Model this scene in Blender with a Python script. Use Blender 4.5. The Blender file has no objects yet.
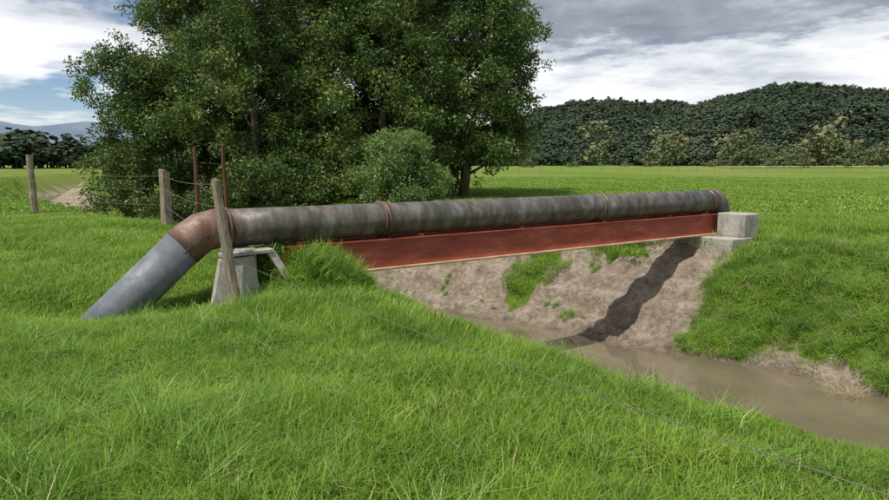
import bpy, math, random
import numpy as np
from mathutils import Vector, Matrix, Quaternion
rng=np.random.default_rng(7); random.seed(7)
scene=bpy.context.scene
COL=scene.collection
scene.view_settings.view_transform='Standard'; scene.view_settings.look='None'; scene.view_settings.exposure=0

# ------------------------------------------------------------------ helpers
_tab=np.random.default_rng(3).random((256,256))
def vnoise(x,y):
    x=np.asarray(x,float); y=np.asarray(y,float)
    xi=np.floor(x).astype(int); yi=np.floor(y).astype(int)
    fx=x-xi; fy=y-yi
    fx=fx*fx*(3-2*fx); fy=fy*fy*(3-2*fy)
    a=_tab[xi%256,yi%256]; b=_tab[(xi+1)%256,yi%256]; c=_tab[xi%256,(yi+1)%256]; d=_tab[(xi+1)%256,(yi+1)%256]
    return (a*(1-fx)+b*fx)*(1-fy)+(c*(1-fx)+d*fx)*fy
def fbm(x,y,o=4):
    s=0;a=.5;t=0
    for i in range(o):
        s=s+a*vnoise(x*2**i+17.3*i,y*2**i+5.1*i); t+=a; a*=.5
    return s/t*2-1
def sstep(a,b,x):
    t=np.clip((np.asarray(x,float)-a)/(b-a),0,1); return t*t*(3-2*t)

def mesh_obj(name,verts,faces,mat=None,parent=None,smooth=False,link=True):
    me=bpy.data.meshes.new(name)
    me.from_pydata([tuple(v) for v in verts],[],[tuple(f) for f in faces]); me.update()
    if smooth: me.polygons.foreach_set('use_smooth',[True]*len(me.polygons))
    o=bpy.data.objects.new(name,me)
    if link: COL.objects.link(o)
    if mat:
        for m in (mat if isinstance(mat,(list,tuple)) else [mat]): me.materials.append(m)
    if parent: o.parent=parent
    return o
def empty(name):
    o=bpy.data.objects.new(name,None); COL.objects.link(o); o.empty_display_size=.3; return o

class NT:
    def __init__(s,tree): s.t=tree; s.n=tree.nodes; s.l=tree.links
    def add(s,typ,**kw):
        n=s.n.new(typ)
        for k,v in kw.items(): setattr(n,k,v)
        return n
    def link(s,a,b): s.l.new(a,b)
    def sock(s,sk,v):
        if v is None: return
        if isinstance(v,bpy.types.NodeSocket): s.l.new(v,sk)
        else: sk.default_value=v
    def math(s,op,a,b=None,c=None,clamp=False):
        n=s.add('ShaderNodeMath',operation=op); n.use_clamp=clamp
        s.sock(n.inputs[0],a); s.sock(n.inputs[1],b); s.sock(n.inputs[2],c); return n.outputs[0]
    def mix(s,f,a,b,blend='MIX'):
        n=s.add('ShaderNodeMix',data_type='RGBA',blend_type=blend)
        s.sock(n.inputs[0],f); 
        for i,v in ((6,a),(7,b)):
            if isinstance(v,tuple) and len(v)==3: v=(*v,1)
            s.sock(n.inputs[i],v)
        return n.outputs[2]
    def noise(s,scale,detail=4,rough=.55,vec=None,dist=0):
        n=s.add('ShaderNodeTexNoise'); n.inputs['Scale'].default_value=scale; n.inputs['Detail'].default_value=detail
        n.inputs['Roughness'].default_value=rough; n.inputs['Distortion'].default_value=dist
        if vec is not None: s.link(vec,n.inputs['Vector'])
        return n.outputs['Fac']
    def ramp(s,f,stops,interp='LINEAR'):
        n=s.add('ShaderNodeValToRGB'); r=n.color_ramp; r.interpolation=interp
        while len(r.elements)<len(stops): r.elements.new(.5)
        for e,(p,c) in zip(r.elements,stops):
            e.position=p; e.color=(*c,1) if isinstance(c,tuple) else (c,c,c,1)
        s.link(f,n.inputs[0]); return n.outputs[0]
    def mrange(s,f,a,b,c=0,d=1,smooth=True):
        n=s.add('ShaderNodeMapRange'); n.interpolation_type='SMOOTHSTEP' if smooth else 'LINEAR'
        s.sock(n.inputs[0],f)
        for i,v in enumerate((a,b,c,d)): n.inputs[i+1].default_value=v
        return n.outputs[0]
    def bump(s,h,strength=.5,dist=.02,normal=None):
        n=s.add('ShaderNodeBump'); n.inputs['Strength'].default_value=strength; n.inputs['Distance'].default_value=dist
        s.link(h,n.inputs['Height'])
        if normal is not None: s.link(normal,n.inputs['Normal'])
        return n.outputs[0]
    def mapping(s,vec,scale):
        n=s.add('ShaderNodeMapping'); s.link(vec,n.inputs[0]); n.inputs['Scale'].default_value=scale; return n.outputs[0]
def newmat(name):
    m=bpy.data.materials.new(name); m.use_nodes=True
    t=NT(m.node_tree); p=m.node_tree.nodes['Principled BSDF']
    return m,t,p
def pset(t,p,**kw):
    for k,v in kw.items():
        k=k.replace('_',' ')
        if isinstance(v,tuple) and len(v)==3 : v=(*v,1)
        t.sock(p.inputs[k],v)

# ------------------------------------------------------------------ creek frame & terrain
NX,NY=.652,.757; TX,TY=.757,-.652
def creek_dt(x,y):
    t=TX*x+TY*y; d=NX*x+NY*y
    off=.35*np.sin(t/5.5+1.2)*sstep(-6,-14,t)+.12*np.sin(t*1.3)+ .004*np.clip(-t-25,0,200)**2
    off=off+.3*sstep(4,30,t)*np.sin(t/7)
    return d-off,t
CT=np.array([-60,-14,-11,-9.3,-7.2,-5.2,-3,-.6,6,40]); CD=np.array([9.6,9.2,8.2,7.56,7.2,6.5,5.8,5.4,5.2,5.2])
PX,PY=.8246,.5657; AX,AY=-3.52,10.05      # pipe axis
MX,MY=.5657,-.8246
def height(x,y):
    x=np.asarray(x,float); y=np.asarray(y,float)
    d,t=creek_dt(x,y)
    dc=np.interp(t,CT,CD)
    def pw(q,pts):
        return np.interp(q,[p[0] for p in pts],[p[1] for p in pts])
    q=d-dc
    w=(11.7-dc)
    f=q/w
    near=np.interp(f,[-.5,-.2,0,.16,.32,.6,1,1.15],[0,-.05,-.26,-.88,-1.42,-2.1,-2.64,-2.95])
    low=.29*sstep(20,12.5,y)*sstep(-40,-25,x)
    near=np.maximum(near-low*sstep(1.,.3,f),-2.95)
    wob=.25*fbm(t*.7+3,t*0+1.5,3)
    dd=d+wob*sstep(13.2,13.8,d)*sstep(16.5,15,d)
    farL=pw(dd,[(12.6,-2.95),(13.8,-2.66),(14.05,-2.45),(14.6,-2.3),(14.95,-2.2),(15.15,-1.8),(15.9,-1.3),(16.6,-.72),(17.3,-.4),(18.6,-.15),(20,0)])
    farR=pw(dd,[(12.6,-2.95),(13.8,-2.66),(14.1,-2.35),(14.9,-1.6),(15.6,-.95),(16.3,-.5),(17.2,-.28),(19,-.08),(21,0)])
    r=sstep(-5.0,-3.2,t)
    far=farL*(1-r)+farR*r
    z=np.where(d<12.3,near,far)
    near_w=sstep(60,20,np.hypot(x,y))
    z=z+ .07*fbm(x*.35+3,y*.35,3)*(.4+.6*near_w) + .035*fbm(x*1.3,y*1.3,3)*near_w
    dm=sstep(13.7,14.3,d)*sstep(18.2,16.8,d)
    z=z+dm*near_w*(.22*fbm(x*1.1+9,y*1.1,4)+.17*fbm(x*3.0,y*3.0,4)+.07*fbm(x*8.0,y*8.0,2))*(1-.4*r)
    led=np.abs(((z*2.1+.5*fbm(x*.6,y*.6,2))%1)-.5)
    z=z+dm*near_w*.12*(led-.25)*2
    z=z-.38*np.exp(-(((x+4.9)/1.7)**2+((y-9.2)/1.25)**2))
    z=z-.12*np.exp(-(((x+3.0)/.8)**2+((y-9.4)/.7)**2))
    z=z+.36*np.exp(-(((x+2.1)/.9)**2+((y-10.9)/.6)**2))
    z=z+.34*np.exp(-(((x+2.05)/.5)**2+((y-10.3)/.38)**2))
    z=z+.42*np.exp(-(((x+2.9)/.45)**2+((y-10.55)/.35)**2))
    z=z-.2*np.exp(-(((x+9)/3)**2+((y-11)/2.5)**2))
    R=np.hypot(x,y)
    z=z+sstep(60,200,R)*(.5*fbm(x*.012,y*.012,3))
    return z
def dirtmask(x,y):
    d,t=creek_dt(x,y)
    n=fbm(x*.9+4,y*.9,3); n2=fbm(x*2.7,y*2.7+7,3)
    m=sstep(11.2,11.7,d+.3*n)*sstep(17.45,17.0,d+.45*n+.25*n2)
    right=sstep(-5.3,-4.6,t+.5*n+.3*n2)
    m=m*(1-right*sstep(14.1,14.5,d+.5*n2))
    g=np.exp(-(((t+9.9)/.62)**2+((d-16.0)/1.3)**2)); m=m*(1-sstep(.35,.6,g+.4*n2))
    g=np.exp(-(((t+7.9)/.9)**2+((d-16.9)/.6)**2)); m=m*(1-sstep(.35,.6,g+.25*n2))
    return m

def axis(lo,hi,step,flo,fhi,g=1.035):
    a=list(np.arange(flo,fhi+1e-6,step)); s=step; v=fhi
    while v<hi: s*=g; v+=s; a.append(v)
    s=step; v=flo; b=[]
    while v>lo: s*=g; v-=s; b.append(v)
    return np.array(b[::-1]+a)
xs=axis(-3500,3500,.07,-7,11,1.035); ys=axis(-60,3500,.07,5.,21,1.035)
X,Y=np.meshgrid(xs,ys); Z=height(X,Y)
nx,ny=len(xs),len(ys)
verts=np.stack([X.ravel(),Y.ravel(),Z.ravel()],1)
i=np.arange(nx*ny).reshape(ny,nx)
F=np.stack([i[:-1,:-1].ravel(),i[:-1,1:].ravel(),i[1:,1:].ravel(),i[1:,:-1].ravel()],1)
def np_mesh(name,verts,F):
    me=bpy.data.meshes.new(name); me.vertices.add(len(verts)); me.vertices.foreach_set('co',np.asarray(verts,np.float32).ravel())
    k=F.shape[1]
    me.loops.add(F.size); me.loops.foreach_set('vertex_index',F.astype(np.int32).ravel())
    me.polygons.add(len(F)); me.polygons.foreach_set('loop_start',np.arange(0,F.size,k,dtype=np.int32))
    me.update(calc_edges=True); return me
me=np_mesh('ground',verts,F); me.polygons.foreach_set('use_smooth',np.ones(len(F),bool))
at=me.attributes.new('dirt','FLOAT','POINT'); at.data.foreach_set('value',dirtmask(X,Y).ravel().astype(np.float32))
ground=bpy.data.objects.new('ground',me); COL.objects.link(ground)

m,t,p=newmat('ground_mat')
geo=t.add('ShaderNodeNewGeometry'); pos=geo.outputs['Position']
n2=t.noise(6,4,.65,pos); n3=t.noise(.03,4,.6,pos); n4=t.noise(1.7,4,.7,pos)
g=t.ramp(n2,[(.3,(.06,.11,.014)),(.5,(.115,.195,.022)),(.72,(.17,.26,.035))])
g=t.mix(t.mrange(n4,.35,.65,0,.6),g,(.135,.215,.028))
g=t.mix(t.mrange(n3,.40,.62,0,.75),g,(.21,.235,.06))
di=t.ramp(n4,[(.25,(.17,.13,.098)),(.42,(.30,.24,.18)),(.58,(.41,.345,.27)),(.8,(.50,.435,.355))])
di=t.mix(t.mrange(n2,.42,.62,0,.65),di,(.20,.15,.108))
sp=t.add('ShaderNodeSeparateXYZ'); t.link(pos,sp.inputs[0])
wet=t.mrange(t.math('ADD',sp.outputs[2],t.math('MULTIPLY',n4,.25)),-2.5,-2.25,.7,0)
di=t.mix(wet,di,(.13,.098,.068))
aD=t.add('ShaderNodeAttribute'); aD.attribute_name='dirt'
dm=t.mrange(t.math('ADD',aD.outputs['Fac'],t.math('MULTIPLY',t.math('SUBTRACT',n2,.5),.9)),.35,.6)
pset(t,p,Base_Color=t.mix(dm,g,di),Roughness=.95)
p.inputs['Specular IOR Level'].default_value=.15
nb=t.noise(9,5,.7,pos)
pset(t,p,Normal=t.bump(nb,1.,.14))
me.materials.append(m)

# water
m,t,p=newmat('creek_water_mat'); geo=t.add('ShaderNodeNewGeometry'); pos=geo.outputs['Position']
w1=t.noise(2.6,3,.6,pos); w2=t.noise(.7,3,.5,pos)
pset(t,p,Base_Color=t.mix(t.mrange(w2,.35,.65),(.14,.112,.076),(.18,.145,.10)),Roughness=.04,Normal=t.bump(w1,.10,.03))
p.inputs['Specular IOR Level'].default_value=.9
tt=np.linspace(-70,45,160); wv=[];wf=[]
for k,a in enumerate(tt):
    off=.004*max(-a-25,0)**2
    for dd in (9.5,15.5):
        wv.append((TX*a+NX*(dd+off),TY*a+NY*(dd+off),-2.56))
    if k: b=2*k; wf.append((b-2,b,b+1,b-1))
mesh_obj('creek_water',wv,wf,m)

# ------------------------------------------------------------------ scatter
def scatter(name,pts,rot,scl,sources,parent=None,idx=None):
    me=bpy.data.meshes.new(name); n=len(pts); me.vertices.add(n)
    me.vertices.foreach_set('co',np.asarray(pts,np.float32).ravel())
    a=me.attributes.new('rot','FLOAT_VECTOR','POINT'); a.data.foreach_set('vector',np.asarray(rot,np.float32).ravel())
    scl=np.asarray(scl,np.float32)
    if scl.ndim==1: scl=np.repeat(scl[:,None],3,1)
    a=me.attributes.new('scl','FLOAT_VECTOR','POINT'); a.data.foreach_set('vector',scl.ravel())
    if idx is None: idx=rng.integers(0,len(sources),n)
    a=me.attributes.new('idx','INT','POINT'); a.data.foreach_set('value',np.asarray(idx,np.int32))
    o=bpy.data.objects.new(name,me); COL.objects.link(o)
    if parent: o.parent=parent
    c=bpy.data.collections.new(name+'_sources')
    for s in sources: c.objects.link(s)
    ng=bpy.data.node_groups.new(name+'_gn','GeometryNodeTree')
    ng.interface.new_socket('Geometry',in_out='INPUT',socket_type='NodeSocketGeometry')
    ng.interface.new_socket('Geometry',in_out='OUTPUT',socket_type='NodeSocketGeometry')
    N=ng.nodes; L=ng.links
    gi=N.new('NodeGroupInput'); go=N.new('NodeGroupOutput')
    ci=N.new('GeometryNodeCollectionInfo'); ci.inputs['Collection'].default_value=c
    ci.inputs['Separate Children'].default_value=True; ci.inputs['Reset Children'].default_value=True
    iop=N.new('GeometryNodeInstanceOnPoints'); iop.inputs['Pick Instance'].default_value=True
    def na(nm,ty):
        q=N.new('GeometryNodeInputNamedAttribute'); q.data_type=ty; q.inputs[0].default_value=nm; return q.outputs[0]
    L.new(gi.outputs[0],iop.inputs['Points']); L.new(ci.outputs[0],iop.inputs['Instance'])
    L.new(na('idx','INT'),iop.inputs['Instance Index']); L.new(na('rot','FLOAT_VECTOR'),iop.inputs['Rotation'])
    L.new(na('scl','FLOAT_VECTOR'),iop.inputs['Scale']); L.new(iop.outputs[0],go.inputs[0])
    md=o.modifiers.new('scatter','NODES'); md.node_group=ng
    return o

# ------------------------------------------------------------------ grass
def leafmat(name,c_dark,c_mid,c_light,trans=.35,patch=.8,rough=.55,grad=None,spec=.3,rnd=.35):
    m,t,p=newmat(name); oi=t.add('ShaderNodeObjectInfo'); geo=t.add('ShaderNodeNewGeometry')
    n=t.noise(patch,2,.6,geo.outputs['Position'])
    f=t.math('ADD',t.math('MULTIPLY',oi.outputs['Random'],rnd),t.math('MULTIPLY',n,1.0))
    c=t.ramp(f,[(.35,c_dark),(.65,c_mid),(.95,c_light)])
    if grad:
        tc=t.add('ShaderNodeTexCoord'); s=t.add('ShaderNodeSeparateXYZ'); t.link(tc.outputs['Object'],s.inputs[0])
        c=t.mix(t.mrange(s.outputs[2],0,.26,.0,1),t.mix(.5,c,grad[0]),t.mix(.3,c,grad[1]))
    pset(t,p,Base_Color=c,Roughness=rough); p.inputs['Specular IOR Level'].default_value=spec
    out=m.node_tree.nodes['Material Output']
    if trans:
        tr=t.add('ShaderNodeBsdfTranslucent'); t.link(c,tr.inputs[0])
        mx=t.add('ShaderNodeMixShader'); mx.inputs[0].default_value=trans
        t.link(p.outputs[0],mx.inputs[1]); t.link(tr.outputs[0],mx.inputs[2]); t.link(mx.outputs[0],out.inputs[0])
    return m
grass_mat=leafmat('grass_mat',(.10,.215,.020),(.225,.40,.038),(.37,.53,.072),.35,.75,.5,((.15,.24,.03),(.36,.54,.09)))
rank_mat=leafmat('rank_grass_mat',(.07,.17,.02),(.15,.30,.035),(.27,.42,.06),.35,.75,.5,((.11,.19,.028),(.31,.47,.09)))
dry_mat=leafmat('dry_grass_mat',(.24,.20,.10),(.38,.33,.18),(.48,.42,.25),.0)
def tuft(name,n,rad,h0,h1,w,lean=(.1,.9),mat=grass_mat,seed=0,dry=0.):
    r=np.random.default_rng(seed); V=[];Fc=[];MI=[]
    for k in range(n):
        a=r.random()*6.283; q=rad*math.sqrt(r.random()); bx,by=q*math.cos(a),q*math.sin(a)
        h=h0+(h1-h0)*r.random()**1.3; az=r.random()*6.283; ln=lean[0]+(lean[1]-lean[0])*r.random()**1.2
        dx,dy=math.cos(az),math.sin(az); fa=az+math.pi/2+r.normal()*.5; wx,wy=math.cos(fa),math.sin(fa)
        ww=w*(.6+.8*r.random()); b=len(V)
        for f in (0,.45):
            o=ln*h*f*f*1.1; z=h*f*(1-.42*ln*f)-.04*(f==0); hw=ww*(1-.45*f)*.5
            V.append((bx+dx*o-wx*hw,by+dy*o-wy*hw,z)); V.append((bx+dx*o+wx*hw,by+dy*o+wy*hw,z))
        o=ln*h*1.15; V.append((bx+dx*o,by+dy*o,h*(1-.5*ln)))
        Fc+=[(b,b+1,b+3,b+2),(b+2,b+3,b+4)]; MI+=[int(r.random()<dry)]*2
    o=mesh_obj(name,V,Fc,[mat,dry_mat],link=False,smooth=True)
    o.data.polygons.foreach_set('material_index',MI); return o
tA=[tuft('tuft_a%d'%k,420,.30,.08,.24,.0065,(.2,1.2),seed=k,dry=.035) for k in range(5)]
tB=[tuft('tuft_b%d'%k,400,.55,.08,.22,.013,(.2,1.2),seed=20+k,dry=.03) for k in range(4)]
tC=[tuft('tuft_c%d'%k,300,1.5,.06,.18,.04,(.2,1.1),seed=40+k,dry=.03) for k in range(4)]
tT=[tuft('tuft_t%d'%k,110,.17,.2,.55,.009,(.3,1.3),mat=rank_mat,seed=60+k,dry=.03) for k in range(4)]
tD=[tuft('tuft_d%d'%k,60,.14,.15,.5,.006,(.2,1.1),mat=dry_mat,seed=80+k) for k in range(2)]

def fan(n,y0,y1,margin=1.5,lim=.80):
    out=[];tot=0
    while tot<n:
        y=y0+(y1-y0)*rng.random(n*2); W=lim*y1+margin; x=(rng.random(n*2)*2-1)*W
        k=np.abs(x)<lim*y+margin; out.append(np.stack([x[k],y[k]],1)); tot+=k.sum()
    return np.concatenate(out)[:n]
def ok(P,thr=.45):
    z=height(P[:,0],P[:,1])
    return (dirtmask(P[:,0],P[:,1])<thr)&(z>-2.52)
def hidden(P):
    d,t=creek_dt(P[:,0],P[:,1]); return (d>np.interp(t,CT,CD)+1.6)&(d<12.2)&(P[:,1]<16)&(rng.random(len(P))<.6)
def hscale(P): return .75+.6*(fbm(P[:,0]*.5+40,P[:,1]*.5,3)+.35)
def put(name,P,src,smin,smax,zs=1.,parent=None,follow=.85):
    n=len(P); z=height(P[:,0],P[:,1]); e=.12
    gx=(height(P[:,0]+e,P[:,1])-height(P[:,0]-e,P[:,1]))/(2*e)*follow; gy=(height(P[:,0],P[:,1]+e)-height(P[:,0],P[:,1]-e))/(2*e)*follow
    s=(smin+(smax-smin)*rng.random(n)); sz=s*np.clip(hscale(P),.55,1.6)*zs
    sp=rng.random(n)*6.283; rot=np.zeros((n,3)); up=Vector((0,0,1))
    for k in range(n):
        q=up.rotation_difference(Vector((-gx[k],-gy[k],1)))@Quaternion((0,0,1),sp[k]); rot[k]=q.to_euler()
    return scatter(name,np.column_stack([P,z]),rot,np.column_stack([s,s,sz]),src,parent)
grass=empty('grass')
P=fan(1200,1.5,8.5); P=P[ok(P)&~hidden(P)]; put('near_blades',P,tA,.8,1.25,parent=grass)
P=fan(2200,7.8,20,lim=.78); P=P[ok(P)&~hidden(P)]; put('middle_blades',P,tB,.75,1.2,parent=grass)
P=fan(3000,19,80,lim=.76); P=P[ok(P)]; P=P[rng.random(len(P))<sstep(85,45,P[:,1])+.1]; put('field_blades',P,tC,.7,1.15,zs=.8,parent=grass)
P=fan(9000,1.8,21); d_,t_=creek_dt(P[:,0],P[:,1]); cn=fbm(P[:,0]*.45+11,P[:,1]*.45+2,3)
cr=np.interp(t_,CT,CD)
bank=(t_>-6)&(d_>14.0)&(d_<17.4)&(rng.random(len(P))<.7)
crest=(np.abs(d_-cr)<.6)&(rng.random(len(P))<.12)
clump=(cn>.18)&(P[:,1]<9)&(d_<cr)&(rng.random(len(P))<.35)
foot=(np.hypot((P[:,0]+2.4)/1.1,(P[:,1]-10.5)/.45)<1)
bl=(np.hypot((P[:,0]+2.6)/1.2,(P[:,1]-4.1)/1.0)<1)&(rng.random(len(P))<.8)
k=(bank|crest|clump|foot|bl)&ok(P,.6); put('tall_tufts',P[k],tT,.6,1.0,parent=grass,follow=.5)
P=fan(9000,8,24); d_,t_=creek_dt(P[:,0],P[:,1])
k=(d_>14.3)&(d_<17.6)&(fbm(P[:,0]*1.7,P[:,1]*1.7,3)>.28)&(rng.random(len(P))<.5); put('bank_weeds',P[k],tT,.25,.6,parent=grass)
k=(d_>14.2)&(d_<17)&(t_>-5.5)&(rng.random(len(P))<.08)
P=np.concatenate([P[k],np.array([7.45,11.4])+rng.normal(0,.16,(16,2))]); put('dry_tufts',P,tD,.6,1.2,parent=grass)

# ------------------------------------------------------------------ tubes etc
def tube(points,radii,n=10,cap=True):
    pts=[Vector(q) for q in points]; V=[];Fc=[]; up=None
    for k,q in enumerate(pts):
        if k==0: tg=pts[1]-q
        elif k==len(pts)-1: tg=q-pts[k-1]
        else: tg=(pts[k+1]-q).normalized()+(q-pts[k-1]).normalized()
        tg.normalize()
        if up is None:
            a=Vector((0,0,1)) if abs(tg.z)<.9 else Vector((1,0,0)); up=(a-tg*a.dot(tg)).normalized()
        else: up=(up-tg*up.dot(tg)).normalized()
        sd=tg.cross(up)
        for j in range(n):
            an=6.28318*j/n; V.append(q+(up*math.cos(an)+sd*math.sin(an))*radii[k])
    for k in range(len(pts)-1):
        for j in range(n):
            a=k*n+j; b=k*n+(j+1)%n; Fc.append((a,b,b+n,a+n))
    if cap: Fc.append(tuple(range(n))[::-1]); Fc.append(tuple(range((len(pts)-1)*n,len(pts)*n)))
    return V,Fc

# ------------------------------------------------------------------ trees
bark,t,p=newmat('bark_mat'); geo=t.add('ShaderNodeNewGeometry')
nb=t.noise(6,4,.7,t.mapping(geo.outputs['Position'],(3,3,.6)))
pset(t,p,Base_Color=t.ramp(nb,[(.3,(.05,.04,.03)),(.7,(.17,.14,.11))]),Roughness=.9,Normal=t.bump(nb,.8,.04))
leafA=leafmat('leaf_mat',(.036,.070,.017),(.082,.138,.030),(.175,.235,.055),.22,.35,.5)
leafB=leafmat('shrub_leaf_mat',(.08,.145,.04),(.15,.235,.065),(.22,.31,.10),.25,.6)
def sprig(name,n,R,L,W,mat,seed):
    r=np.random.default_rng(seed);V=[];Fc=[]
    for k in range(n):
        c=r.normal(size=3); c=c/np.linalg.norm(c)*R*r.random()**.45; c[2]*=.75
        a=r.normal(size=3)+c/R*.8; a[2]-=.25; a/=np.linalg.norm(a); b=np.cross(a,r.normal(size=3)); b/=np.linalg.norm(b)
        l=L*(.7+.6*r.random()); w=W*(.7+.6*r.random()); i0=len(V)
        V+=[c,c+a*l*.45+b*w*.5,c+a*l,c+a*l*.45-b*w*.5]; Fc.append((i0,i0+1,i0+2,i0+3))
    return mesh_obj(name,V,Fc,mat,link=False)
spA=[sprig('sprig%d'%k,64,.45,.165,.08,leafA,k) for k in range(4)]
spB=[sprig('sprigb%d'%k,60,.30,.12,.05,leafB,10+k) for k in range(3)]
def make_tree(name,x,y,h,R,zlow=1.0,nb=46,per=75,src=spA,sm=1.0,seed=0,br=(.9,1.6),stem=.28,lean=0):
    r=np.random.default_rng(seed); e=empty(name); z0=float(height(x,y))
    e.location=(x,y,z0)
    tp=[(0,0,-.3)]; 
    for f in (.2,.45,.7,.92): tp.append((lean*f+r.normal()*.15*R*.2,r.normal()*.15*R*.2,h*f))
    V,Fc=tube(tp,[stem,stem*.8,stem*.55,stem*.32,.04],9); mesh_obj('trunk',V,Fc,bark,e,True)
    blobs=[]
    for k in range(nb):
        f=(k+.5)/nb; z=zlow+(h-zlow)*f
        prof=(math.sin(min(1,f*1.15+.22)*math.pi*.92)**.55 if f<.75 else math.sqrt(max(.03,1-((f-.55)/.46)**2)))
        a=k*2.399+r.random()*.6; q=R*prof*(.35+.75*math.sqrt(r.random())); 
        b=br[0]+(br[1]-br[0])*r.random(); 
        blobs.append((lean*f+q*math.cos(a),q*math.sin(a),z,b))
    LV=[];LF=[]
    for (bx,by,bz,b) in blobs[::2]:
        zs=max(.3,bz-R*.45*r.random()-.5); f=zs/h
        s=Vector((lean*f,0,zs)); en=Vector((bx,by,bz)); md=(s+en)/2+Vector((r.normal()*.2,r.normal()*.2,.25))
        v,fc=tube([s,md,en],[.09,.055,.015],5); o=len(LV); LV+=v; LF+=[tuple(i+o for i in q) for q in fc]
    mesh_obj('limbs',LV,LF,bark,e,True)
    PT=[];S=[]
    for (bx,by,bz,b) in blobs:
        n=int(per*(b/br[1])**2); v=r.normal(size=(n,3)); v/=np.linalg.norm(v,axis=1)[:,None]
        rad=b*(r.random(n)**.4)*(1+.25*r.normal(size=n)); 
        q=np.array([bx,by,bz])+v*rad[:,None]*np.array([1.05,1.05,.68])
        PT.append(q); S.append((.65+.6*r.random(n))*sm)
    PT=np.concatenate(PT);S=np.concatenate(S); k=PT[:,2]>.1; PT=PT[k];S=S[k]
    rot=np.column_stack([r.random(len(PT))*.8,r.random(len(PT))*.8,r.random(len(PT))*6.28])
    scatter('crown',PT,rot,S,src,e)
    return e
make_tree('broadleaf_tree',-15.4,33,9.6,2.4,.8,34,42,seed=1,br=(.8,1.4))
make_tree('broadleaf_tree',-12.8,34.5,12.0,2.8,.8,44,44,seed=2,br=(.8,1.4))
make_tree('broadleaf_tree',-9.4,32,13.0,3.5,.9,46,46,seed=3)
make_tree('broadleaf_tree',-6.2,35,14.5,4.0,.9,50,46,seed=4)
make_tree('broadleaf_tree',-3.0,32.5,13.5,3.7,1.1,48,46,seed=5)
make_tree('broadleaf_tree',.4,35,14,3.9,2.2,50,44,seed=6,lean=.9)
make_tree('broadleaf_tree',.9,32.5,9.5,2.5,1.8,30,40,seed=9,lean=1.6,br=(.7,1.3))
make_tree('broadleaf_tree',-10.5,39,10.2,3.4,.6,26,40,seed=7)
make_tree('broadleaf_tree',-3.5,39,10,3.6,.4,30,40,seed=8)
make_tree('bush',-1.75,26,2.75,1.45,.4,26,60,spB,1.,seed=11,br=(.45,.75),stem=.09)
make_tree('bush',-16.7,31,2.0,1.4,.2,14,40,spA,.8,seed=12,br=(.5,.8),stem=.08)
make_tree('bush',-7.8,29.5,2.4,2.2,.2,20,40,spA,.9,seed=13,br=(.5,.9),stem=.08)
make_tree('bush',-12.5,30.5,2.2,2.2,.2,18,40,spA,.9,seed=15,br=(.5,.9),stem=.08)
make_tree('bush',-3.8,30,2.4,2.0,.2,18,40,spA,.9,seed=16,br=(.5,.9),stem=.08)

# ------------------------------------------------------------------ hills
def ridge_u(u):
    return np.interp(u,[-400,200,400,470,510,545,585,640,690,730,790,850,900,1000,1300],[6,10,14,20,30,44,52,46,46,54,59,52,51,54,44])*950/640
def hill_h(th,r):
    u=444.5+640*np.tan(th)
    H=ridge_u(u)
    f=sstep(430,950,r)
    z=H*(f**1.1)*(1+.12*fbm(th*9,r*.004,3)*(1-f))
    spur=15*sstep(.16,.5,th)*np.exp(-((r-610)/80)**2)*(1+.5*fbm(th*14+3,r*.01,2))
    z=z+spur - sstep(950,1500,r)*H*.7
    return z+4*fbm(th*30,r*.015,3)*f
ths=np.linspace(-.35,1.05,230); rs=np.linspace(380,1500,70)
TH,RR=np.meshgrid(ths,rs); HZ=hill_h(TH,RR)-.8
v=np.stack([RR*np.sin(TH),RR*np.cos(TH),HZ],-1)
v=v.reshape(-1,3); i=np.arange(len(v)).reshape(len(rs),len(ths))
F=np.stack([i[:-1,:-1].ravel(),i[:-1,1:].ravel(),i[1:,1:].ravel(),i[1:,:-1].ravel()],1)
me=np_mesh('forested_hill',v,F); me.polygons.foreach_set('use_smooth',np.ones(len(F),bool))
hill=bpy.data.objects.new('forested_hill',me); COL.objects.link(hill)
m,t,p=newmat('hill_mat'); geo=t.add('ShaderNodeNewGeometry'); n=t.noise(.05,5,.7,geo.outputs['Position'])
pset(t,p,Base_Color=t.ramp(n,[(.35,(.032,.048,.028)),(.55,(.052,.072,.038)),(.72,(.09,.105,.058))]),Roughness=1.); me.materials.append(m)

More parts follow.
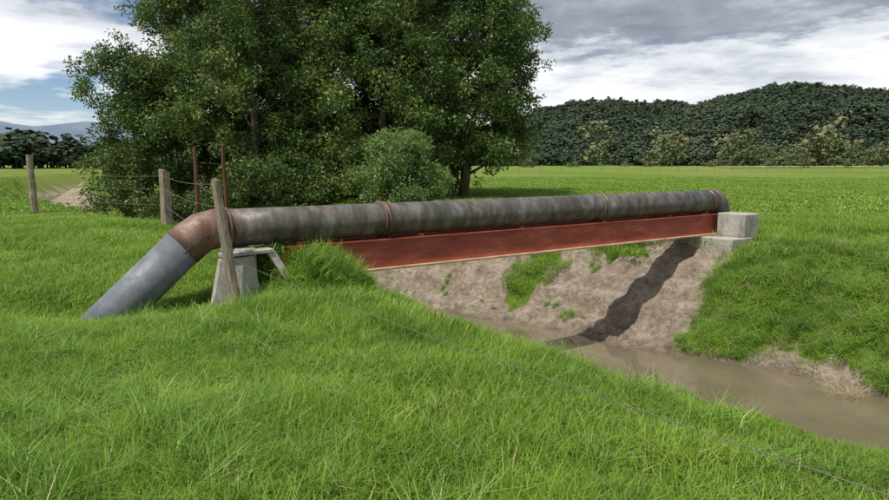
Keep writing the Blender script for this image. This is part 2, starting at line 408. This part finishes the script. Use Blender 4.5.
farA=leafmat('forest_leaf_mat',(.044,.068,.044),(.062,.088,.054),(.085,.110,.066),0,.008,.9,spec=.05,rnd=.4)  # distance haze put into the leaf colours: lifted and slightly blue
farB=leafmat('woodland_leaf_mat',(.06,.09,.04),(.105,.135,.058),(.18,.18,.095),0,.03,.8,spec=.1,rnd=.45)
def far_tree(name,mat,seed,cone=False,n=170,s0=.045):
    r=np.random.default_rng(seed);V=[];Fc=[]
    V0,F0=tube([(0,0,-.05),(0,0,.75)],[.022,.008],5); V+= [np.array(q) for q in V0]; Fc+=F0
    cl=[(r.normal()*.13,r.normal()*.13,.25+.6*r.random(),.12+.1*r.random()) for _ in range(9)]
    for k in range(n):
        if cone:
            z=.18+.82*r.random(); a=r.random()*6.28; q=.26*(1.05-z)**.6*math.sqrt(r.random()); c=np.array([q*math.cos(a),q*math.sin(a),z])
            d=np.array([math.cos(a),math.sin(a),.4])
        else:
            x,y,z,b=cl[k%9]; d=r.normal(size=3); d/=np.linalg.norm(d); c=np.array([x,y,z])+d*b*r.random()**.4
        # leaf clumps face roughly outwards and upwards, as foliage does
        nrm=d+np.array([0,0,.5])+r.normal(size=3)*.45; nrm/=np.linalg.norm(nrm)
        a=np.cross(nrm,r.normal(size=3)); a/=np.linalg.norm(a); b=np.cross(nrm,a); s=s0*(.6+.8*r.random()); i0=len(V)
        V+=[c-a*s,c+b*s*.8,c+a*s,c-b*s*.8]; Fc.append((i0,i0+1,i0+2,i0+3))
    return mesh_obj(name,V,Fc,mat,link=False)
fa=[far_tree('far_tree%d'%k,farA,k,k==0,120,.055) for k in range(5)]
fb=[far_tree('wood_tree%d'%k,farB,30+k,False,230) for k in range(5)]
n=10500
th=-.05+.80*rng.random(n); r_=np.sqrt(430**2+(1000**2-430**2)*rng.random(n))
clear=(fbm(th*12,r_*.012,3)>.42)&(rng.random(n)<.7)
low=(r_<540)&(fbm(th*20+5,r_*.02,2)>.15)
k=~(clear|low); th=th[k];r_=r_[k]
P3=np.column_stack([r_*np.sin(th),r_*np.cos(th),hill_h(th,r_)-1.5]); s=(8+8*rng.random(len(P3)))*(1+.4*fbm(th*35,r_*.02,2))
s3=np.column_stack([s*1.45,s*1.45,s])
scatter('hill_forest',P3,np.column_stack([np.zeros((len(P3),2)),rng.random(len(P3))*6.28]),s3,fa)
def belt(name,u0,u1,r0,r1,n,h0,h1,src,wide=1.4,gap=-.25):
    u=u0+(u1-u0)*rng.random(n); th=np.arctan((u-444.5)/640); r=r0+(r1-r0)*rng.random(n)
    k=fbm(th*25+r0,r*.01,3)>gap; th=th[k];r=r[k]
    x=r*np.sin(th);y=r*np.cos(th); s=(h0+(h1-h0)*rng.random(len(x))**1.5)*(1+.5*fbm(th*30,r*.01+3,2))
    scatter(name,np.column_stack([x,y,height(x,y)-.5]),np.column_stack([np.zeros((len(x),2)),rng.random(len(x))*6.28]),np.column_stack([s*wide,s*wide,s]),src)
belt('distant_tree_belt',500,1150,310,400,300,11,22,fb,1.1,-.10)
belt('distant_hedgerow',505,1100,255,290,80,3.5,7,fb,1.8,.0)
belt('distant_tree_line',-420,150,230,270,340,7,11.5,fa,1.7,-.9)
ths=np.linspace(-1.1,.2,160); v=[];f=[]
for k,a in enumerate(ths):
    u=444.5+640*math.tan(a); H=float(np.interp(u,[-700,-100,0,40,80,200,500],[20,24,36,28,34,40,10]))*3100/640*(1+.15*float(fbm(a*18,1.,4)))
    for rr,hh in ((2600,-5),(2850,H*.55),(3100,H),(3400,-5)): v.append((rr*math.sin(a),rr*math.cos(a),hh))
    if k:
        b=4*k
        for j in range(3): f.append((b-4+j,b+j,b+j+1,b-3+j))
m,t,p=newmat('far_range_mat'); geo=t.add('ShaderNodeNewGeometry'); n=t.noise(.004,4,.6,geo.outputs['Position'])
pset(t,p,Base_Color=t.mix(t.mrange(n,.4,.6),(.10,.145,.20),(.15,.20,.26)),Roughness=1.)  # aerial haze painted as a blue base colour
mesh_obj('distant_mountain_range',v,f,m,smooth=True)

# ------------------------------------------------------------------ pipe
def metal(name,stops,scale=(.6,3,3),rough=.5,rust=(.13,.06,.035),rustamt=(.55,.72,0,.8),met=.25,stain=None):
    m,t,p=newmat(name); tc=t.add('ShaderNodeTexCoord'); vec=tc.outputs['Object']
    a=t.noise(1.6,5,.65,t.mapping(vec,scale)); b=t.noise(5,6,.7,vec); c=t.noise(1.1,4,.7,vec)
    col=t.ramp(a,stops)
    if stain:
        s=t.add('ShaderNodeSeparateXYZ'); t.link(vec,s.inputs[0]); acc=None
        for q,wd in stain:
            f=t.mrange(t.math('ABSOLUTE',t.math('SUBTRACT',s.outputs[0],q)),wd,0.0,0,1)
            acc=f if acc is None else t.math('MAXIMUM',acc,f)
        f=t.mrange(t.math('ADD',t.math('MULTIPLY',acc,.42),t.math('MULTIPLY',b,.8)),.58,.85,0,.7)
        col=t.mix(f,col,(.13,.068,.04))
    col=t.mix(t.mrange(b,*rustamt),col,rust)
    col=t.mix(t.mrange(c,.45,.7,0,.5),col,(.06,.05,.042))
    pset(t,p,Base_Color=col,Roughness=t.mrange(b,.3,.7,rough-.12,rough+.2),Metallic=met,Normal=t.bump(b,.3,.012))
    return m
pipe_mat=metal('weathered_pipe_mat',[(.28,(.045,.042,.036)),(.45,(.10,.09,.075)),(.58,(.165,.155,.142)),(.75,(.28,.275,.28))],(3,1.4,1.4),.46,(.12,.07,.045),(.48,.68,0,.7),.2,[(0,.5),(2.9,.28),(8.6,.28),(12.9,.4)])
elbow_mat=metal('rusty_elbow_mat',[(.3,(.085,.045,.034)),(.5,(.17,.10,.077)),(.7,(.27,.19,.155))],(2,2,2),.6,(.14,.055,.03),(.4,.6,0,.85),.1)
leg_mat=metal('painted_leg_mat',[(.3,(.10,.11,.125)),(.5,(.155,.17,.195)),(.7,(.22,.24,.27))],(2.2,1.2,1.2),.55,(.10,.085,.07),(.52,.75,0,.6),.1)
ang=math.atan2(PY,PX)
pipe=empty('steel_water_pipe')
ZP=.68; R=.3
def lobj(name,V,Fc,mat,parent,smooth=False):
    o=mesh_obj(name,V,Fc,mat,parent,smooth); o.location=(AX,AY,0); o.rotation_euler=(0,0,ang); return o
SE=13.1
V,Fc=tube([(s,0,ZP) for s in (.05,1,2,3,5,7,9,11,SE)],[R]*9,48); lobj('span',V,Fc,pipe_mat,pipe,True)
V,Fc=tube([(.06,0,ZP),(-.08,0,ZP),(-.30,0,.635),(-.48,0,.51),(-.60,0,.408)],[R+.012]*5,48); lobj('elbow',V,Fc,elbow_mat,pipe,True)
V,Fc=tube([(-.56,0,.449),(-1.3,0,-.229),(-2.2,0,-1.05)],[R+.002]*3,48); lobj('sloping_leg',V,Fc,leg_mat,pipe,True)
V,Fc=tube([(SE-.02,0,ZP),(SE+.12,0,ZP-.01),(SE+.26,0,ZP-.12),(SE+.36,0,ZP-.38),(SE+.40,0,ZP-.8),(SE+.40,0,-.6)],[R+.006]*6,48); lobj('far_elbow',V,Fc,pipe_mat,pipe,True)
def ring(s,w,dr,nm):
    V,Fc=tube([(s-w/2,0,ZP),(s-w/2+.012,0,ZP),(s+w/2-.012,0,ZP),(s+w/2,0,ZP)],[R+.002,R+dr,R+dr,R+.002],48,False); lobj(nm,V,Fc,pipe_mat,pipe,True)
ring(2.9,.09,.03,'collar_1'); ring(2.82,.03,.045,'collar_lip_1'); ring(8.55,.09,.03,'collar_2'); ring(8.62,.03,.045,'collar_lip_2'); ring(.08,.05,.03,'weld_1'); ring(12.85,.07,.022,'collar_3')
for sx in (5.7,11.4): ring(sx,.02,.006,'weld_%d'%int(sx))
for k,(a,b) in enumerate((((-.19,0,.66),(1,0,.15)),((-.39,0,.575),(1,0,.62)),((-.58,0,.43),(1,0,.9)))):
    dv=Vector((b[0],0,-b[2])).normalized(); q=Vector(a); V,Fc=tube([q-dv*.015,q,q+dv*.015],[R+.008,R+.020,R+.008],48,False); lobj('elbow_weld_%d'%k,V,Fc,elbow_mat,pipe,True)

beam_mat,t,p=newmat('red_primer_steel_mat'); tc=t.add('ShaderNodeTexCoord'); v_=tc.outputs['Object']
a=t.noise(2.5,5,.7,t.mapping(v_,(.5,1,2.2))); b=t.noise(9,5,.7,v_)
c=t.ramp(a,[(.3,(.19,.040,.024)),(.5,(.36,.066,.038)),(.68,(.48,.13,.08))]); c=t.mix(t.mrange(b,.50,.68,0,.6),c,(.18,.085,.05))
pset(t,p,Base_Color=c,Roughness=.66,Normal=t.bump(b,.4,.008))
flange_mat,t,p=newmat('tan_flange_mat'); tc=t.add('ShaderNodeTexCoord'); v_=tc.outputs['Object']  # lower flange in a paler tan than the red web
a=t.noise(3,5,.7,t.mapping(v_,(.6,2,2))); pset(t,p,Base_Color=t.ramp(a,[(.3,(.20,.10,.055)),(.5,(.40,.28,.16)),(.75,(.50,.40,.27))]),Roughness=.75)
def box(x0,x1,y0,y1,z0,z1):
    V=[(x,y,z) for x in (x0,x1) for y in (y0,y1) for z in (z0,z1)]
    return V,[(0,1,3,2),(4,6,7,5),(0,4,5,1),(2,3,7,6),(0,2,6,4),(1,5,7,3)]
def boxo(name,args,mat,parent,bev=.006):
    V,Fc=box(*args); o=lobj(name,V,Fc,mat,parent)
    if bev:
        b=o.modifiers.new('b','BEVEL'); b.width=bev; b.segments=2
    return o
br=empty('steel_girder_bridge')
for k,yc in enumerate((-.24,.24)):
    boxo('web_%d'%k,(.9,13.0,yc-.008,yc+.008,-.165,.325),beam_mat,br,0)
    boxo('top_flange_%d'%k,(.9,13.0,yc-.06,yc+.06,.325,.35),beam_mat,br,.003)
    boxo('bottom_flange_%d'%k,(.9,13.0,yc-.14,yc+.14,-.20,-.165),flange_mat,br,.003)
for k,sx in enumerate((1.2,3.6,6.1,8.6,11.0,12.6)):
    boxo('saddle_%d'%k,(sx-.05,sx+.05,-.22,.22,.352,.40),beam_mat,br,.003)
for k,sx in enumerate((1.5,4.4,7.3,10.2,12.4)):
    boxo('cross_brace_%d'%k,(sx-.03,sx+.03,-.23,.23,-.05,.02),beam_mat,br,.003)

conc,t,p=newmat('concrete_mat'); geo=t.add('ShaderNodeNewGeometry'); ps=geo.outputs['Position']
a=t.noise(1.8,5,.7,ps); b=t.noise(14,5,.7,ps)
c=t.ramp(a,[(.3,(.22,.20,.165)),(.5,(.39,.37,.315)),(.7,(.50,.475,.42))]); c=t.mix(t.mrange(b,.45,.7,0,.5),c,(.2,.18,.15))
st=t.noise(3,4,.7,t.mapping(ps,(3,3,.4))); c=t.mix(t.mrange(st,.5,.7,0,.6),c,(.14,.125,.10))
pset(t,p,Base_Color=c,Roughness=.9,Normal=t.bump(b,.5,.02))
ab=empty('concrete_abutment')
boxo('seat',(12.15,13.5,-1.25,1.25,-1.7,-.203),conc,ab,.02)
boxo('cheek_front',(12.75,13.4,-1.2,-.42,-.206,.40),conc,ab,.025)
boxo('cheek_back',(12.75,13.4,.42,1.2,-.206,.38),conc,ab,.025)
ab2=empty('concrete_abutment')
boxo('seat',(.15,1.1,-.40,.8,-1.,-.203),conc,ab2,.02)
boxo('pillow',(.10,.42,-.38,.5,-.25,.375),conc,ab2,.02)
def slab(name,poly,th,mat,parent):
    n=len(poly); V=[(s,y,z) for (s,z,y) in poly]+[(s,y+th,z) for (s,z,y) in poly]
    Fc=[tuple(range(n)),tuple(range(n,2*n))[::-1]]+[(k,k+n,(k+1)%n+n,(k+1)%n) for k in range(n)]
    o=lobj(name,V,Fc,mat,parent); b=o.modifiers.new('b','BEVEL'); b.width=.012; b.segments=2; return o
slab('side_slab',[(-.46,-.85,-.66),(.42,-.85,-.66),(.36,.27,-.46),(-.16,.25,-.46)],.14,conc,ab2)
slab('wing_brace',[(1.10,-.7,-.72),(1.24,-.7,-.72),(.68,.34,-.46),(.54,.34,-.46)],.13,conc,ab2)
slab('cap_slab',[(-.15,.275,-.50),(.66,.30,-.50),(.66,.36,-.50),(-.15,.335,-.50)],.28,conc,ab2)

# ------------------------------------------------------------------ fences
wood,t,p=newmat('weathered_wood_mat'); tc=t.add('ShaderNodeTexCoord'); v_=tc.outputs['Object']
a=t.noise(6,5,.7,t.mapping(v_,(6,6,.8))); b=t.noise(2,4,.6,v_)
c=t.ramp(a,[(.3,(.09,.065,.045)),(.5,(.26,.21,.15)),(.7,(.42,.36,.27))]); c=t.mix(t.mrange(b,.45,.7,0,.5),c,(.16,.14,.09))
pset(t,p,Base_Color=c,Roughness=.9,Normal=t.bump(a,.9,.02))
rustm=metal('rusty_post_mat',[(.3,(.07,.03,.02)),(.6,(.14,.06,.035))],(1,1,1),.8)
def post(name,x,y,h,r,mat,dx=0,dy=0,n=9,seed=0):
    q=np.random.default_rng(seed); z0=float(height(x,y)); K=9
    pts=[(dx*f+q.normal()*.008,dy*f+q.normal()*.008,-.35+(h+.35)*f) for f in np.linspace(0,1,K)]
    rad=[r*(1.05-.18*f)*(1+q.normal()*.04) for f in np.linspace(0,1,K)]
    V,Fc=tube(pts,rad,n); V=[Vector((v.x,v.y,v.z+(q.normal()*.03 if k>=n*(K-1) else 0))) for k,v in enumerate(V)]
    for k,v in enumerate(V):
        j=k%n; s=1+.12*math.sin(j*2.7+seed); c0=pts[k//n]; v.x=c0[0]+(v.x-c0[0])*s; v.y=c0[1]+(v.y-c0[1])*s
    o=mesh_obj(name,V,Fc,mat,None,False); o.location=(x,y,z0); return o
z_=float(height(-3.08,9.42)); post('wooden_fence_post',-3.08,9.42,1.43-z_,.075,wood,-.28,.02,seed=1)
z_=float(height(-7.75,17.8)); post('wooden_fence_post',-7.75,17.8,1.5-z_,.15,wood,0,0,seed=2)
post('wooden_fence_post',-14.1,22,1.95,.12,wood,-.03,0,seed=3)
post('wooden_fence_post',-24,28.5,1.6,.1,wood,0,0,seed=5)
post('wooden_fence_post',1.75,2.0,.95,.06,wood,0,0,seed=6)
z_=float(height(-5.4,14)); post('rusty_steel_post',-5.4,14.0,2.05-z_,.045,rustm,0,0,seed=7)
post('rusty_steel_post',-4.75,14.0,2.05-z_,.04,rustm,-.05,0,seed=8)
wire_m,t,p=newmat('wire_mat'); pset(t,p,Base_Color=(.17,.14,.12),Metallic=.3,Roughness=.65)
def wire(name,pts,r=.003,barb=True,sag=.06):
    V=[];Fc=[]
    def ad(v,f):
        o=len(V); V.extend(v); Fc.extend([tuple(i+o for i in q) for q in f])
    for a,b in zip(pts[:-1],pts[1:]):
        a=Vector(a);b=Vector(b); L=(b-a).length; n=max(6,int(L/.5))
        pp=[a.lerp(b,k/n)-Vector((0,0,sag*4*(k/n)*(1-k/n))) for k in range(n+1)]
        v,f=tube(pp,[r]*(n+1),5); ad(v,f)
        if barb:
            m_=int(L/.14)
            for k in range(1,m_):
                q=k/m_; c=a.lerp(b,q)-Vector((0,0,sag*4*q*(1-q)))
                for s in range(2):
                    d=Vector((random.gauss(0,1),random.gauss(0,1),random.gauss(0,1))).normalized()*.016
                    v,f=tube([c-d,c+d],[.0016,.0016],3); ad(v,f)
    mesh_obj(name,V,Fc,wire_m,None)
wire('barbed_wire',[(-3.12,9.34,.28),(1.72,2.0,.52)],.0024,True,.05)
for z in (.55,1.0,1.35): 
    wire('barbed_wire',[(-3.3,9.45,z+.05),(-7.7,17.65,z+.0),(-14.1,21.9,z+.1),(-24,28.4,z)],.005,False,.08)
wire('barbed_wire',[(-3.3,9.5,1.2),(-5.4,14,1.3)],.004,False,.05)
V=[];Fc=[]
for k in range(46):
    x=6+k*4.1; y=118+ x*.25; z=float(height(x,y)); v,f=box(x-.06,x+.06,y-.06,y+.06,z-.1,z+1.2); o=len(V); V+=v; Fc+=[tuple(i+o for i in q) for q in f]
mesh_obj('distant_field_fence',V,Fc,wood)
m,t,p=newmat('farm_track_mat'); pset(t,p,Base_Color=(.42,.37,.28),Roughness=.95)
V=[];Fc=[]
for k in range(60):
    q=k/59; x=95+110*q; y=222-26*q+6*math.sin(q*5)
    for w_ in (-4,4): V.append((x,y+w_,float(height(x,y+w_))+.5))
    if k: b=2*k; Fc.append((b-2,b,b+1,b-1))
mesh_obj('farm_track',V,Fc,m)

# ------------------------------------------------------------------ world, sun, camera
sv=Vector((-.31,-.36,1)).normalized()
el=math.asin(sv.z); rot=math.atan2(sv.x,sv.y)
w=bpy.data.worlds.new('World'); scene.world=w; w.use_nodes=True
t=NT(w.node_tree); t.n.clear()
out=t.add('ShaderNodeOutputWorld')
sky=t.add('ShaderNodeTexSky'); sky.sky_type='NISHITA'; sky.sun_disc=False; sky.sun_elevation=el; sky.sun_rotation=rot; sky.altitude=2500; sky.air_density=1; sky.dust_density=.6
b1=t.add('ShaderNodeBackground'); b1.inputs[1].default_value=.1; t.link(sky.outputs[0],b1.inputs[0])
tc=t.add('ShaderNodeTexCoord'); s=t.add('ShaderNodeSeparateXYZ'); t.link(tc.outputs['Generated'],s.inputs[0])
x,y,z=s.outputs; zc=t.math('MAXIMUM',z,0.0); den=t.math('ADD',zc,.10)
cb=t.add('ShaderNodeCombineXYZ'); t.link(t.math('DIVIDE',x,den),cb.inputs[0]); t.link(t.math('DIVIDE',y,den),cb.inputs[1]); cb.inputs[2].default_value=2.3
c1=t.noise(.75,4,.58,cb.outputs[0]); c2=t.noise(2.1,5,.62,cb.outputs[0])
cb2=t.add('ShaderNodeCombineXYZ'); t.link(t.math('MULTIPLY',x,3.5),cb2.inputs[0]); t.link(t.math('MULTIPLY',z,11),cb2.inputs[1]); t.link(t.math('MULTIPLY',y,3.5),cb2.inputs[2])
c3=t.noise(1.0,6,.6,cb2.outputs[0])
zz=t.math('ADD',z,t.math('MULTIPLY',t.math('SUBTRACT',c2,.5),.18))
deck=t.mrange(zz,.150,.195)
sh=t.math('ADD',t.math('MULTIPLY',c3,.95),t.math('MULTIPLY',c2,.40))
sh=t.math('ADD',sh,-.03)
sh=t.math('SUBTRACT',sh,t.math('MULTIPLY',deck,t.mrange(x,-.5,.15,.08,.31)))
col=t.ramp(sh,[(.26,(.24,.27,.33)),(.40,(.35,.39,.46)),(.54,(.68,.72,.78)),(.66,(.95,.96,.99))])
b2=t.add('ShaderNodeBackground'); b2.inputs[1].default_value=1.05; t.link(col,b2.inputs[0])
hole=t.mrange(t.math('ADD',t.math('MULTIPLY',c1,.6),t.math('MULTIPLY',c3,.4)),.40,.475)
hole=t.math('MAXIMUM',hole,t.mrange(x,-.35,0,0,.95))
mx=t.add('ShaderNodeMixShader'); t.link(hole,mx.inputs[0]); t.link(b1.outputs[0],mx.inputs[1]); t.link(b2.outputs[0],mx.inputs[2]); t.link(mx.outputs[0],out.inputs[0])

sl=bpy.data.lights.new('sun','SUN'); sl.energy=4.5; sl.angle=math.radians(.8); sl.color=(1,.955,.88)
so=bpy.data.objects.new('sun',sl); COL.objects.link(so); so.rotation_euler=(-sv).to_track_quat('-Z','Y').to_euler(); so.location=(0,0,30)
cam=bpy.data.cameras.new('camera'); cam.sensor_width=36; cam.lens=25.9; cam.clip_end=8000; cam.clip_start=.05
co=bpy.data.objects.new('camera',cam); COL.objects.link(co); co.location=(0,0,1.7); co.rotation_euler=(math.radians(90-7.74),0,0)
scene.camera=co
